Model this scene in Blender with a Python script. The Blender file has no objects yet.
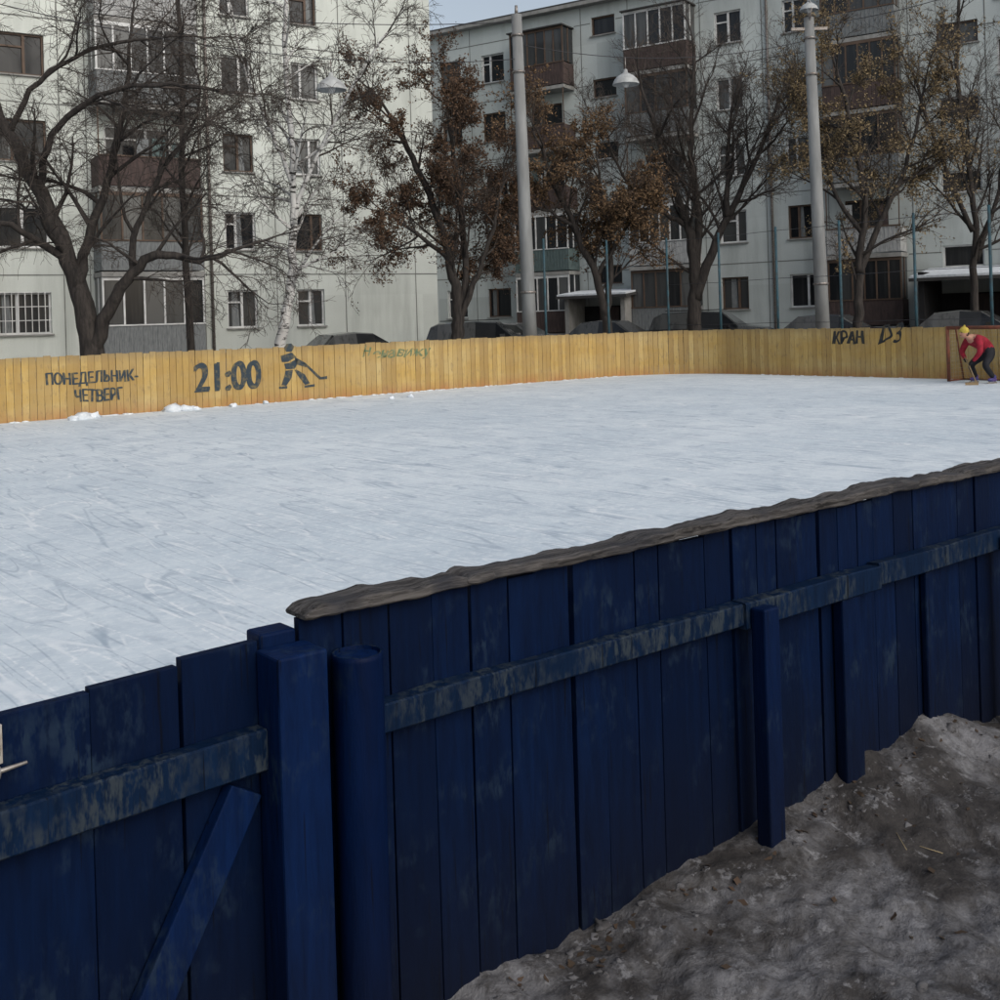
import bpy, math, random
from mathutils import Vector, Matrix, noise
R=math.radians
random.seed(7)
scene=bpy.context.scene
scene.view_settings.view_transform='Standard'
try: scene.view_settings.look='None'
except Exception: pass
scene.view_settings.exposure=0

# ---------------------------------------------------------------- materials
def newmat(name):
    m=bpy.data.materials.new(name); m.use_nodes=True
    nt=m.node_tree; b=nt.nodes['Principled BSDF']
    return m,nt,b
def N(nt,t,**kw):
    n=nt.nodes.new(t)
    for k,v in kw.items(): setattr(n,k,v)
    return n
def mixc(nt,fac,c1,c2):
    m=N(nt,'ShaderNodeMix',data_type='RGBA')
    for sock,v in ((m.inputs[0],fac),(m.inputs[6],c1),(m.inputs[7],c2)):
        if isinstance(v,(int,float)): sock.default_value=v
        elif isinstance(v,tuple): sock.default_value=(v[0],v[1],v[2],1)
        else: nt.links.new(v,sock)
    return m.outputs[2]
def coords(nt,scale=(1,1,1),rot=(0,0,0),kind='Object'):
    tc=N(nt,'ShaderNodeTexCoord'); mp=N(nt,'ShaderNodeMapping')
    mp.inputs['Scale'].default_value=scale; mp.inputs['Rotation'].default_value=rot
    nt.links.new(tc.outputs[kind],mp.inputs[0]); return mp.outputs[0]
def noi(nt,vec,scale,detail=3,rough=.6,dist=0):
    n=N(nt,'ShaderNodeTexNoise'); n.inputs['Scale'].default_value=scale
    n.inputs['Detail'].default_value=detail; n.inputs['Roughness'].default_value=rough
    n.inputs['Distortion'].default_value=dist
    nt.links.new(vec,n.inputs['Vector']); return n.outputs['Fac']
def ramp(nt,fac,lo,hi,a=0.,b=1.):
    m=N(nt,'ShaderNodeMapRange'); m.inputs[1].default_value=lo; m.inputs[2].default_value=hi
    m.inputs[3].default_value=a; m.inputs[4].default_value=b
    nt.links.new(fac,m.inputs[0]); return m.outputs[0]
def math_(nt,op,a,b=None):
    m=N(nt,'ShaderNodeMath',operation=op)
    for i,v in enumerate((a,b)):
        if v is None: continue
        if isinstance(v,(int,float)): m.inputs[i].default_value=v
        else: nt.links.new(v,m.inputs[i])
    return m.outputs[0]
def bump(nt,b,h,strength=.3,dist=.01):
    bp=N(nt,'ShaderNodeBump'); bp.inputs['Strength'].default_value=strength; bp.inputs['Distance'].default_value=dist
    nt.links.new(h,bp.inputs['Height']); nt.links.new(bp.outputs[0],b.inputs['Normal'])
def island(nt):
    return N(nt,'ShaderNodeNewGeometry').outputs['Random Per Island']
def simple(name,c1,c2=None,scale=5,rough=.7,sc=(1,1,1),bmp=0.,isl=False,metal=0,lo=.35,hi=.65,det=3):
    m,nt,b=newmat(name); b.inputs['Roughness'].default_value=rough; b.inputs['Metallic'].default_value=metal
    b.inputs['Specular IOR Level'].default_value=.3
    if c2 is None: c2=tuple(x*.75 for x in c1)
    v=coords(nt,sc); f=noi(nt,v,scale,det)
    col=mixc(nt,ramp(nt,f,lo,hi),c1,c2)
    if isl:
        col=mixc(nt,ramp(nt,island(nt),0,1,0,.55),col,tuple(x*.45 for x in c1))
    nt.links.new(col,b.inputs['Base Color'])
    if bmp: bump(nt,b,f,bmp)
    return m

def m_blue(name,base,worn,wear=.62,rough=.62):
    m,nt,b=newmat(name); b.inputs['Roughness'].default_value=rough; b.inputs['Specular IOR Level'].default_value=.07
    v=coords(nt,(14,14,1.4)); v2=coords(nt,(1,1,1))
    g=noi(nt,v,3,4,.7,.4); big=noi(nt,v2,5,4,.65); fine=noi(nt,coords(nt,(1,1,.35)),45,3,.7)
    col=mixc(nt,ramp(nt,g,.3,.7),base,tuple(x*.5 for x in base))
    col=mixc(nt,ramp(nt,island(nt),0,1,0,.75),col,tuple(x*.4 for x in base))
    col=mixc(nt,math_(nt,'MULTIPLY',ramp(nt,big,wear-.08,wear+.1),ramp(nt,fine,.45,.6)),col,worn)
    cr=noi(nt,coords(nt,(60,60,2.2)),1.6,2,.5)
    col=mixc(nt,ramp(nt,cr,.66,.72,0,.7),col,(.002,.003,.006))
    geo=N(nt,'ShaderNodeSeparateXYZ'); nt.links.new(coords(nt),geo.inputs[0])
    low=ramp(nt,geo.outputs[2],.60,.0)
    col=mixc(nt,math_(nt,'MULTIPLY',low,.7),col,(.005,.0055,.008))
    nt.links.new(col,b.inputs['Base Color'])
    bump(nt,b,math_(nt,'ADD',g,fine),.4,.004)
    return m
M={}
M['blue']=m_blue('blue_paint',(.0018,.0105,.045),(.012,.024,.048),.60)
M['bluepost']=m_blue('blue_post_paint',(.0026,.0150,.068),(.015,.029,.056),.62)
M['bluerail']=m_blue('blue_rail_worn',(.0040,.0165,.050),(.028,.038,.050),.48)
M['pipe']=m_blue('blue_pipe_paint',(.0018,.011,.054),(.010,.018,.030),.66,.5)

def m_cap():
    m,nt,b=newmat('weathered_wood'); b.inputs['Roughness'].default_value=.88; b.inputs['Specular IOR Level'].default_value=.15
    g=noi(nt,coords(nt,(1.2,26,26)),3,4,.7,.5); big=noi(nt,coords(nt),7,3,.6)
    col=mixc(nt,ramp(nt,g,.35,.65),(.016,.015,.015),(.105,.099,.097))
    col=mixc(nt,ramp(nt,big,.5,.7,0,.8),col,(.032,.034,.042))
    nt.links.new(col,b.inputs['Base Color']); bump(nt,b,g,.9,.008); return m
M['cap']=m_cap()

def m_yellow():
    m,nt,b=newmat('yellow_boards_paint'); b.inputs['Roughness'].default_value=.75; b.inputs['Specular IOR Level'].default_value=.15
    g=noi(nt,coords(nt,(9,9,.8)),2,4,.7,.3); big=noi(nt,coords(nt,(.5,.5,1.2)),1.3,4,.65)
    sp=noi(nt,coords(nt,(1,1,.4)),11,4,.75)
    col=mixc(nt,ramp(nt,g,.3,.7),(.50,.345,.115),(.39,.25,.08))
    col=mixc(nt,ramp(nt,big,.38,.66),col,(.48,.365,.17))
    col=mixc(nt,ramp(nt,island(nt),0,1,0,.7),col,(.27,.175,.07))
    col=mixc(nt,ramp(nt,sp,.54,.72,0,.75),col,(.19,.14,.085))
    s=N(nt,'ShaderNodeSeparateXYZ'); nt.links.new(coords(nt),s.inputs[0])
    low=math_(nt,'MULTIPLY',ramp(nt,s.outputs[2],.30,.03),ramp(nt,noi(nt,coords(nt,(1,1,.3)),2.5,4,.7),.3,.6))
    col=mixc(nt,math_(nt,'MULTIPLY',low,.85),col,(.35,.165,.07))
    top=ramp(nt,s.outputs[2],1.08,1.26,0,.55)
    col=mixc(nt,top,col,(.21,.165,.10))
    nt.links.new(col,b.inputs['Base Color']); return m
M['yellow']=m_yellow()
M['dirtyyellow']=simple('yellow_cap_weathered',(.30,.20,.09),(.17,.12,.07),4,.8,isl=True)

def m_ice():
    m,nt,b=newmat('scuffed_ice'); b.inputs['Roughness'].default_value=.55; b.inputs['Specular IOR Level'].default_value=.2
    v=coords(nt); big=noi(nt,v,.22,4,.65,.5); mid=noi(nt,v,1.5,5,.74,.3); fine=noi(nt,v,13,3,.75)
    col=mixc(nt,ramp(nt,big,.38,.62),(.545,.625,.685),(.67,.735,.775))
    col=mixc(nt,ramp(nt,mid,.42,.62,0,.85),col,(.475,.55,.615))
    col=mixc(nt,ramp(nt,fine,.45,.75,0,.75),col,(.75,.80,.83))
    for i,(sc,ro,k) in enumerate([((1,.10,1),.5,.7),((1,.09,1),-.1,.6),((1,.12,1),-.8,.7),((1,.10,1),1.2,.65),((1,.11,1),1.9,.5)]):
        f=noi(nt,coords(nt,sc,(0,0,ro)),2.6+i*.5,0,.5,0)
        d=math_(nt,'ABSOLUTE',math_(nt,'SUBTRACT',f,.5))
        line=ramp(nt,d,.015,.004)
        line=math_(nt,'MULTIPLY',line,ramp(nt,fine if i%2 else mid,.40,.56))
        col=mixc(nt,math_(nt,'MULTIPLY',line,k),col,(.33,.405,.48) if i not in(1,4) else (.83,.86,.88))
    nt.links.new(col,b.inputs['Base Color']); bump(nt,b,math_(nt,'ADD',mid,fine),.35,.012); return m
M['ice']=m_ice()

def m_slush():
    m,nt,b=newmat('dirty_slush'); b.inputs['Specular IOR Level'].default_value=.3
    v=coords(nt); big=noi(nt,v,1.3,4,.65,.4); mid=noi(nt,v,6,5,.7,.3); fine=noi(nt,v,30,3,.7)
    f=math_(nt,'ADD',math_(nt,'MULTIPLY',big,.55),math_(nt,'MULTIPLY',mid,.45))
    col=mixc(nt,ramp(nt,f,.43,.57),(.024,.022,.022),(.130,.130,.138))
    col=mixc(nt,ramp(nt,fine,.46,.66,0,.7),col,(.038,.035,.034))
    col=mixc(nt,ramp(nt,noi(nt,v,16,4,.75),.57,.66,0,.6),col,(.19,.192,.205))
    nt.links.new(col,b.inputs['Base Color'])
    nt.links.new(ramp(nt,f,.42,.60,.85,.35),b.inputs['Roughness'])
    bump(nt,b,math_(nt,'ADD',mid,math_(nt,'MULTIPLY',fine,.3)),.6,.03); return m
M['slush']=m_slush()
def m_ground():
    m,nt,b=newmat('trampled_snow_ground'); b.inputs['Roughness'].default_value=.8
    v=coords(nt); f=noi(nt,v,.25,6,.7,.4)
    col=mixc(nt,ramp(nt,f,.42,.6),(.09,.08,.075),(.45,.46,.48))
    nt.links.new(col,b.inputs['Base Color']); return m
M['ground']=m_ground()
M['snow']=simple('snow',(.74,.78,.82),(.56,.61,.66),8,.7,bmp=.4)
M['dirtysnow']=simple('dirty_snow',(.14,.14,.15),(.05,.047,.048),14,.8,bmp=.6,isl=True)
M['leaf_litter']=simple('leaf_litter',(.07,.045,.03),(.04,.03,.02),9,.8,isl=True)
M['straw']=simple('straw',(.25,.20,.12),None,9,.8)

def m_wall(name,c,stain):
    m,nt,b=newmat(name); b.inputs['Roughness'].default_value=.9; b.inputs['Specular IOR Level'].default_value=.1
    st=noi(nt,coords(nt,(1,1,.12)),.9,5,.7,.2); big=noi(nt,coords(nt),.35,3,.6); fine=noi(nt,coords(nt),22,2,.7)
    col=mixc(nt,ramp(nt,big,.35,.65),c,tuple(x*.86 for x in c))
    col=mixc(nt,ramp(nt,st,.48,.74,0,.7),col,stain)
    br=N(nt,'ShaderNodeTexBrick'); br.offset=0; br.inputs['Scale'].default_value=1
    br.inputs['Brick Width'].default_value=3.1; br.inputs['Row Height'].default_value=2.85
    br.inputs['Mortar Size'].default_value=0; br.inputs['Color1'].default_value=(.84,.84,.84,1); br.inputs['Color2'].default_value=(1,1,1,1)
    s=N(nt,'ShaderNodeSeparateXYZ'); nt.links.new(coords(nt),s.inputs[0])
    cb=N(nt,'ShaderNodeCombineXYZ'); nt.links.new(s.outputs[0],cb.inputs[0]); nt.links.new(s.outputs[2],cb.inputs[1])
    nt.links.new(cb.outputs[0],br.inputs['Vector'])
    mm=N(nt,'ShaderNodeMix',data_type='RGBA',blend_type='MULTIPLY'); mm.inputs[0].default_value=1
    nt.links.new(col,mm.inputs[6]); nt.links.new(br.outputs['Color'],mm.inputs[7]); col=mm.outputs[2]
    col=mixc(nt,ramp(nt,fine,.5,.8,0,.35),col,stain)
    low=ramp(nt,s.outputs[2],1.0,.3,0,.5)
    col=mixc(nt,low,col,(.20,.20,.19))
    nt.links.new(col,b.inputs['Base Color']); return m
M['wallL']=m_wall('whitewashed_panels',(.66,.705,.665),(.38,.41,.385))
M['wallR']=m_wall('grey_panels',(.55,.60,.59),(.31,.34,.335))
M['seam']=simple('panel_seam',(.20,.21,.20),None,3,.9,det=1)
M['wframe']=simple('white_frame',(.64,.65,.65),(.48,.49,.49),3,.6,det=1)
M['bframe']=simple('brown_frame',(.11,.075,.055),None,3,.6,det=1)
M['concrete']=simple('concrete',(.30,.30,.29),(.21,.21,.20),3,.9,(1,1,.4))
M['pole']=simple('pole_concrete',(.26,.27,.27),(.17,.175,.175),3,.85,(1,1,.2))
M['brownpanel']=simple('brown_panel',(.085,.060,.055),(.05,.038,.037),4,.8,(3,3,.5),isl=False)
M['greypanel']=simple('grey_panel',(.20,.215,.22),(.13,.14,.145),4,.8,(6,1,1))
M['whitepanel']=simple('white_panel',(.42,.43,.43),(.28,.29,.29),4,.8,(6,1,1))
M['greenpanel']=simple('green_panel',(.11,.15,.15),(.07,.10,.10),4,.8,(6,1,1))
M['dark']=simple('dark_interior',(.018,.018,.02),None,3,.9,det=1)
def m_glass():
    m,nt,b=newmat('window_glass'); b.inputs['Roughness'].default_value=.08; b.inputs['Specular IOR Level'].default_value=.35
    r=island(nt); cu=noi(nt,coords(nt,(6,6,.3)),1.2,2,.6)
    col=mixc(nt,ramp(nt,r,.45,.95,0,.8),(.012,.014,.017),(.12,.125,.125))
    col=mixc(nt,ramp(nt,cu,.5,.65,0,.6),col,(.03,.032,.034))
    nt.links.new(col,b.inputs['Base Color']); return m
M['glass']=m_glass()
M['roof']=simple('roof_felt',(.06,.06,.06),None,2,.9)
M['asphalt']=simple('asphalt',(.05,.05,.05),(.20,.20,.21),.8,.8)
M['bark']=simple('dark_bark',(.052,.045,.041),(.020,.018,.017),4,.9,(4,4,.6),.8)
M['twig']=simple('twig_bark',(.080,.067,.058),(.042,.035,.031),3,.9,det=0)
M['twigr']=simple('reddish_twig_bark',(.072,.055,.045),(.038,.030,.026),3,.9,det=0)
def m_birch():
    m,nt,b=newmat('birch_bark'); b.inputs['Roughness'].default_value=.8
    f=noi(nt,coords(nt,(2.2,2.2,9)),1.6,3,.6,.3); g=noi(nt,coords(nt),2.2,2,.6)
    col=mixc(nt,ramp(nt,f,.55,.61),(.50,.50,.49),(.03,.028,.027))
    col=mixc(nt,ramp(nt,g,.58,.72,0,.8),col,(.10,.095,.09))
    nt.links.new(col,b.inputs['Base Color']); return m
M['birch']=m_birch()
def m_leaf(name,c1,c2):
    m,nt,b=newmat(name); b.inputs['Roughness'].default_value=.85; b.inputs['Specular IOR Level'].default_value=.05
    nt.links.new(mixc(nt,island(nt),c1,c2),b.inputs['Base Color']); return m
M['rust']=m_leaf('dry_rust_leaves',(.145,.092,.060),(.065,.046,.035))
M['tan']=m_leaf('dry_tan_leaves',(.26,.20,.115),(.13,.10,.062))
M['brown']=m_leaf('dry_brown_leaves',(.20,.130,.074),(.09,.063,.042))
M['netpost']=simple('teal_post_paint',(.03,.085,.11),(.03,.05,.06),6,.6)
M['wire']=simple('wire',(.05,.05,.055),None,3,.6,det=0)
M['enamel']=simple('lamp_enamel',(.42,.44,.44),(.28,.29,.29),6,.5)
M['stencil']=simple('stencil_paint',(.030,.045,.058),(.17,.135,.065),9,.8,lo=.48,hi=.74)
M['black']=simple('graffiti_black',(.025,.028,.03),(.08,.065,.04),9,.8,lo=.5,hi=.75)
M['stencilfaded']=simple('faded_green_paint',(.10,.155,.085),(.28,.24,.12),9,.8,lo=.42,hi=.68)
M['rustmetal']=simple('rusty_metal',(.20,.06,.035),(.11,.05,.03),12,.6)
M['net']=simple('goal_net_cord',(.35,.30,.20),None,5,.9)
M['steel']=simple('steel',(.30,.29,.28),(.16,.13,.11),20,.45,metal=.6)
M['sticker']=simple('sticker_white',(.40,.39,.36),(.25,.22,.19),30,.6)
M['stickero']=simple('sticker_orange',(.30,.09,.03),None,30,.6)
M['tire']=simple('tire',(.02,.02,.02),None,5,.9)
M['red']=simple('red_jacket',(.32,.014,.035),(.18,.01,.02),9,.8,bmp=.3)
M['pants']=simple('black_trousers',(.014,.015,.02),None,9,.8)
M['skin']=simple('skin',(.45,.25,.18),(.40,.2,.14),9,.6)
M['hat']=simple('yellow_knit_hat',(.50,.40,.08),(.38,.29,.05),30,.9)
M['skate']=simple('skate_boot',(.03,.04,.15),(.10,.05,.18),9,.5)
M['wood']=simple('stick_wood',(.25,.18,.10),None,9,.6)
M['hair']=simple('hair',(.03,.02,.015),None,9,.7)
M['eye']=simple('eye',(.02,.015,.01),None,9,.3)

# ---------------------------------------------------------------- mesh builder
class MB:
    def __init__(s): s.v=[]; s.f=[]; s.mi=[]; s.sm=[]; s.mats=[]
    def m(s,k):
        if k not in s.mats: s.mats.append(k)
        return s.mats.index(k)
    def face(s,pts,k,smooth=False):
        i=len(s.v); s.v.extend([tuple(p) for p in pts]); s.f.append(tuple(range(i,i+len(pts)))); s.mi.append(s.m(k)); s.sm.append(smooth)
    def box(s,x0,x1,y0,y1,z0,z1,k,mat=None):
        i=len(s.v)
        ps=[(x0,y0,z0),(x1,y0,z0),(x1,y1,z0),(x0,y1,z0),(x0,y0,z1),(x1,y0,z1),(x1,y1,z1),(x0,y1,z1)]
        if mat is not None: ps=[tuple(mat@Vector(p)) for p in ps]
        s.v.extend(ps)
        for q in ((3,2,1,0),(4,5,6,7),(0,1,5,4),(1,2,6,5),(2,3,7,6),(3,0,4,7)):
            s.f.append(tuple(i+a for a in q)); s.mi.append(s.m(k)); s.sm.append(False)
    def tube(s,pts,rad,n,k,cap=True,smooth=True):
        i0=len(s.v); mi=s.m(k); L=len(pts)
        ref=Vector((.3,1,.1)).normalized()
        cs=[(math.cos(2*math.pi*t/n),math.sin(2*math.pi*t/n)) for t in range(n)]
        for j,p in enumerate(pts):
            d=(pts[min(j+1,L-1)]-pts[max(j-1,0)])
            if d.length<1e-9: d=Vector((0,0,1))
            d.normalize()
            u=ref-d*ref.dot(d)
            if u.length<1e-3: u=Vector((1,0,0))-d*d.x
            u.normalize(); w=d.cross(u); ref=u; r=rad[j]
            for (c,q) in cs:
                s.v.append(tuple(p+u*(c*r)+w*(q*r)))
        for j in range(L-1):
            for t in range(n):
                a=i0+j*n+t; b=i0+j*n+(t+1)%n
                s.f.append((a,b,b+n,a+n)); s.mi.append(mi); s.sm.append(smooth)
        if cap and n>3:
            s.f.append(tuple(i0+t for t in reversed(range(n)))); s.mi.append(mi); s.sm.append(False)
            s.f.append(tuple(i0+(L-1)*n+t for t in range(n))); s.mi.append(mi); s.sm.append(False)
    def blob(s,c,r,k,seed=0,amp=.3,n=6,m=8,sz=(1,1,1)):
        i0=len(s.v); mi=s.m(k); c=Vector(c)
        def P(d):
            q=1+amp*noise.noise(d*1.7+Vector((seed*3.1,seed,0)))*1.6
            return tuple(c+Vector((d.x*sz[0],d.y*sz[1],d.z*sz[2]))*r*q)
        s.v.append(P(Vector((0,0,1))))
        for a in range(1,n):
            for b in range(m):
                th=math.pi*a/n; ph=2*math.pi*b/m
                s.v.append(P(Vector((math.sin(th)*math.cos(ph),math.sin(th)*math.sin(ph),math.cos(th)))))
        s.v.append(P(Vector((0,0,-1)))); last=len(s.v)-1
        for b in range(m):
            s.f.append((i0,i0+1+b,i0+1+(b+1)%m)); s.mi.append(mi); s.sm.append(True)
            for a in range(n-2):
                p=i0+1+a*m
                s.f.append((p+b,p+m+b,p+m+(b+1)%m,p+(b+1)%m)); s.mi.append(mi); s.sm.append(True)
            p=i0+1+(n-2)*m
            s.f.append((p+b,last,p+(b+1)%m)); s.mi.append(mi); s.sm.append(True)
    def obj(s,name,parent=None,rot=0,loc=(0,0,0),bevel=0):
        me=bpy.data.meshes.new(name); me.from_pydata(s.v,[],s.f)
        for k in s.mats: me.materials.append(M[k])
        me.polygons.foreach_set('material_index',s.mi); me.polygons.foreach_set('use_smooth',s.sm)
        me.update()
        o=bpy.data.objects.new(name,me); scene.collection.objects.link(o)
        if parent: o.parent=parent
        else: o.rotation_euler=(0,0,rot); o.location=loc
        if bevel:
            b=o.modifiers.new('bevel','BEVEL'); b.width=bevel; b.segments=2; b.limit_method='ANGLE'
        return o
def empty(name,rot=0,loc=(0,0,0)):
    o=bpy.data.objects.new(name,None); scene.collection.objects.link(o)
    o.rotation_euler=(0,0,rot); o.location=loc; o.empty_display_size=.3; return o
V=Vector

# ---------------------------------------------------------------- camera
cam=bpy.data.cameras.new('camera'); co=bpy.data.objects.new('camera',cam); scene.collection.objects.link(co)
cam.sensor_width=36; cam.lens=40.3; cam.shift_y=-.18; cam.clip_end=2000; cam.clip_start=.05
co.matrix_world=Matrix.Translation((0,0,1.7))@Matrix.Rotation(R(90),4,'X')@Matrix.Rotation(R(-1.75),4,'Z')
scene.camera=co

# ---------------------------------------------------------------- light
w=bpy.data.worlds.new('World'); scene.world=w; w.use_nodes=True; nt=w.node_tree
sky=N(nt,'ShaderNodeTexSky',sky_type='NISHITA'); sky.sun_disc=False
sky.sun_elevation=R(38); sky.sun_rotation=R(140); sky.dust_density=4; sky.air_density=1.2; sky.ozone_density=1
hs=N(nt,'ShaderNodeHueSaturation'); hs.inputs['Saturation'].default_value=.58; hs.inputs['Value'].default_value=1.12
nt.links.new(sky.outputs[0],hs.inputs['Color']); bg=nt.nodes['Background']
nt.links.new(hs.outputs[0],bg.inputs[0]); bg.inputs[1].default_value=.14
sl=bpy.data.lights.new('sun','SUN'); sl.energy=.5; sl.angle=R(50); sl.color=(1,.985,.96)
so=bpy.data.objects.new('sun',sl); scene.collection.objects.link(so)
az=R(140); el=R(38); sd=V((math.sin(az)*math.cos(el),math.cos(az)*math.cos(el),math.sin(el)))
so.rotation_euler=sd.to_track_quat('Z','Y').to_euler()

# ---------------------------------------------------------------- rink frame (x along the rink, y across it)
RA=math.atan2(.625,.78)
A0,A1,N0,N1=-16.,24.1,2.2,22.46; CR=2.6
def rinkpath(off=0,step=.12):
    a0,a1,n0,n1=A0-off,A1+off,N0-off,N1+off; r=CR+off; out=[]
    def line(p,q):
        d=V(q)-V(p); L=d.length; k=max(1,round(L/step)); d.normalize()
        for i in range(k): out.append((V(p)+d*(L*(i+.5)/k),d.copy(),L/k))
    def arc(c,s):
        k=max(1,round(r*math.pi/2/step))
        for i in range(k):
            t=s+math.pi/2*(i+.5)/k
            out.append((V((c[0]+r*math.cos(t),c[1]+r*math.sin(t))),V((-math.sin(t),math.cos(t))),r*math.pi/2/k))
    arc((a1-r,n0+r),-math.pi/2)
    line((a1,n0+r),(a1,n1-r)); arc((a1-r,n1-r),0)
    line((a1-r,n1),(a0+r,n1)); arc((a0+r,n1-r),math.pi/2)
    line((a0,n1-r),(a0,n0+r)); arc((a0+r,n0+r),math.pi)
    return out

g=MB(); g.face([(-600,-600,0),(600,-600,0),(600,600,0),(-600,600,0)],'ground'); g.obj('ground')
ice=MB(); pp=rinkpath(.0,.3)
ice.face([(p.x,p.y,.03) for p,_,_ in pp],'ice'); ice.obj('ice_rink',rot=RA)

boards=empty('rink_boards',rot=RA)
mb=MB(); capb=MB()
rng=random.Random(3)
wob=lambda q:noise.noise(V((q*.12,3.3,0)))*.05
s=0
for p,d,L in rinkpath(0,.14):
    s+=L
    if p.y<N0+.01 : continue
    ang=math.atan2(d.y,d.x)
    m4=Matrix.Translation((p.x,p.y,0))@Matrix.Rotation(ang,4,'Z')
    h=1.25+wob(s)*.9+rng.uniform(-.018,.012)
    j=rng.uniform(-.0015,.0015)
    mb.box(-L/2+.004,L/2-.004,-.025+j,j,-.02,h,'yellow',m4@Matrix.Rotation(R(rng.uniform(-.3,.3)),4,'Y'))
    capb.box(-L/2-.01,L/2+.01,-.075,-.03,h-.19,h-.10,'dirtyyellow',m4)
    capb.box(-L/2-.01,L/2+.01,-.075,-.03,.30,.40,'dirtyyellow',m4)
mb.obj('planks',boards); capb.obj('back_rails',boards)
pm=MB()
for i,(p,d,L) in enumerate(rinkpath(.1,1.6)):
    m4=Matrix.Translation((p.x,p.y,0))@Matrix.Rotation(math.atan2(d.y,d.x),4,'Z')
    pm.box(-.05,.05,-.09,0,-.05,1.16,'dirtyyellow',m4)
pm.obj('support_posts',boards)

def text(body,x,z,h,width,mat,name,bold=(0,),shear=0,tilt=0,endboard=False,parent=boards,wobble=0):
    cu=bpy.data.curves.new(name,'FONT'); cu.body=body; cu.size=1; cu.shear=shear; cu.extrude=0
    o=bpy.data.objects.new(name,cu); scene.collection.objects.link(o)
    dg=bpy.context.evaluated_depsgraph_get(); me=bpy.data.meshes.new_from_object(o.evaluated_get(dg))
    bpy.data.objects.remove(o)
    xs=[v.co.x for v in me.vertices]; ys=[v.co.y for v in me.vertices]
    x0,x1,y0,y1=min(xs),max(xs),min(ys),max(ys)
    vs=[]; fs=[]
    for bi,bo in enumerate(bold):
        o0=len(vs); dep=.006+.0006*bi
        for v in me.vertices:
            u=(v.co.x-x0)/(x1-x0)*width+bo; q=(v.co.y-y0)/(y1-y0)*h+u*tilt+(bo*.5 if bi%2 else 0)
            if wobble: q+=noise.noise(V((u*3.1,x,1)))*wobble; u+=noise.noise(V((u*4,q*5,3)))*wobble
            vs.append((A1-dep,x-u,z+q) if endboard else (x+u,N1-dep,z+q))
        fs+= [tuple(o0+i for i in p.vertices) for p in me.polygons]
    m2=bpy.data.meshes.new(name); m2.from_pydata(vs,[],fs); m2.materials.append(M[mat])
    ob=bpy.data.objects.new(name,m2); scene.collection.objects.link(ob); ob.parent=parent
text('ПОНЕДЕЛЬНИК-',6.66,.64,.285,1.80,'stencil','lettering_days',bold=(0,.012,.024),wobble=.03)
text('ЧЕТВЕРГ',7.2,.33,.25,.95,'stencil','lettering_days_2',bold=(0,.012,.024),wobble=.03)
text('21:00',9.68,.36,.60,1.5,'stencil','lettering_time',bold=(0,.02,.04,.06))
text('Ненавижу',13.8,.84,.30,2.0,'stencilfaded','graffiti_green',bold=(0,.02),shear=.3,wobble=.10)
text('КРАН',16.75,.86,.32,.90,'black','graffiti_tag',bold=(0,.02,.04),shear=.15,endboard=True,wobble=.08)
text('D3',15.45,.84,.42,.66,'black','graffiti_tag_2',bold=(0,.01),shear=.3,tilt=.1,endboard=True,wobble=.10)
st=MB()
def poly(ps,ox=11.7,oz=.30,k=1.02):
    st.face([(ox+x*k,N1-.007,oz+z*k) for x,z in ps],'stencil')
poly([(.16,.82),(.3,.82),(.36,.93),(.29,1.0),(.17,.99),(.11,.91)])
poly([(.02,.74),(.3,.80),(.40,.70),(.20,.60),(.05,.60)]); poly([(.10,.56),(.24,.58),(.42,.66),(.44,.58),(.36,.44),(.14,.44)])
poly([(.36,.70),(.62,.56),(.64,.46),(.38,.54)]); poly([(.55,.56),(.62,.56),(1.0,.22),(.95,.18)])
poly([(.95,.23),(1.0,.22),(1.16,.24),(1.16,.17),(.95,.17)])
poly([(.13,.41),(.31,.42),(.27,.24),(.14,.08),(.02,.10),(.10,.3)]); poly([(.34,.42),(.40,.42),(.60,.3),(.72,.1),(.60,.07),(.46,.24)])
poly([(-.04,.07),(.16,.075),(.16,.02),(-.04,.02)]); poly([(.58,.055),(.84,.075),(.84,.02),(.58,.01)])
st.obj('stencil_player',boards)

sn=MB(); rng=random.Random(11)
for i in range(120):
    a=rng.uniform(4.5,22); sn.blob((a,N1-rng.uniform(.02,.14),.03),rng.uniform(.02,.06),'snow',i,.5,4,6,(1.6,1,.35))
for i in range(40):
    n=rng.uniform(6,20); sn.blob((A1-rng.uniform(.02,.14),n,.03),rng.uniform(.02,.05),'snow',i,.5,4,6,(1,1.6,.35))
for a,n,r in ((7.2,22.0,.15),(7.45,22.1,.11),(7.0,21.9,.09),(9.0,22.2,.07),(9.35,22.15,.13),(9.55,22.1,.09),(9.2,22.2,.12),(9.1,22.2,.17),(10.4,22.1,.07),(11.2,22.2,.06),(14.1,20.9,.07),(13.6,20.9,.05)):
    sn.blob((a,n,.05),r,'snow',a,.5,6,8,(1.2,1,.75))
sn.obj('snow_chunks',rot=RA)

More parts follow.
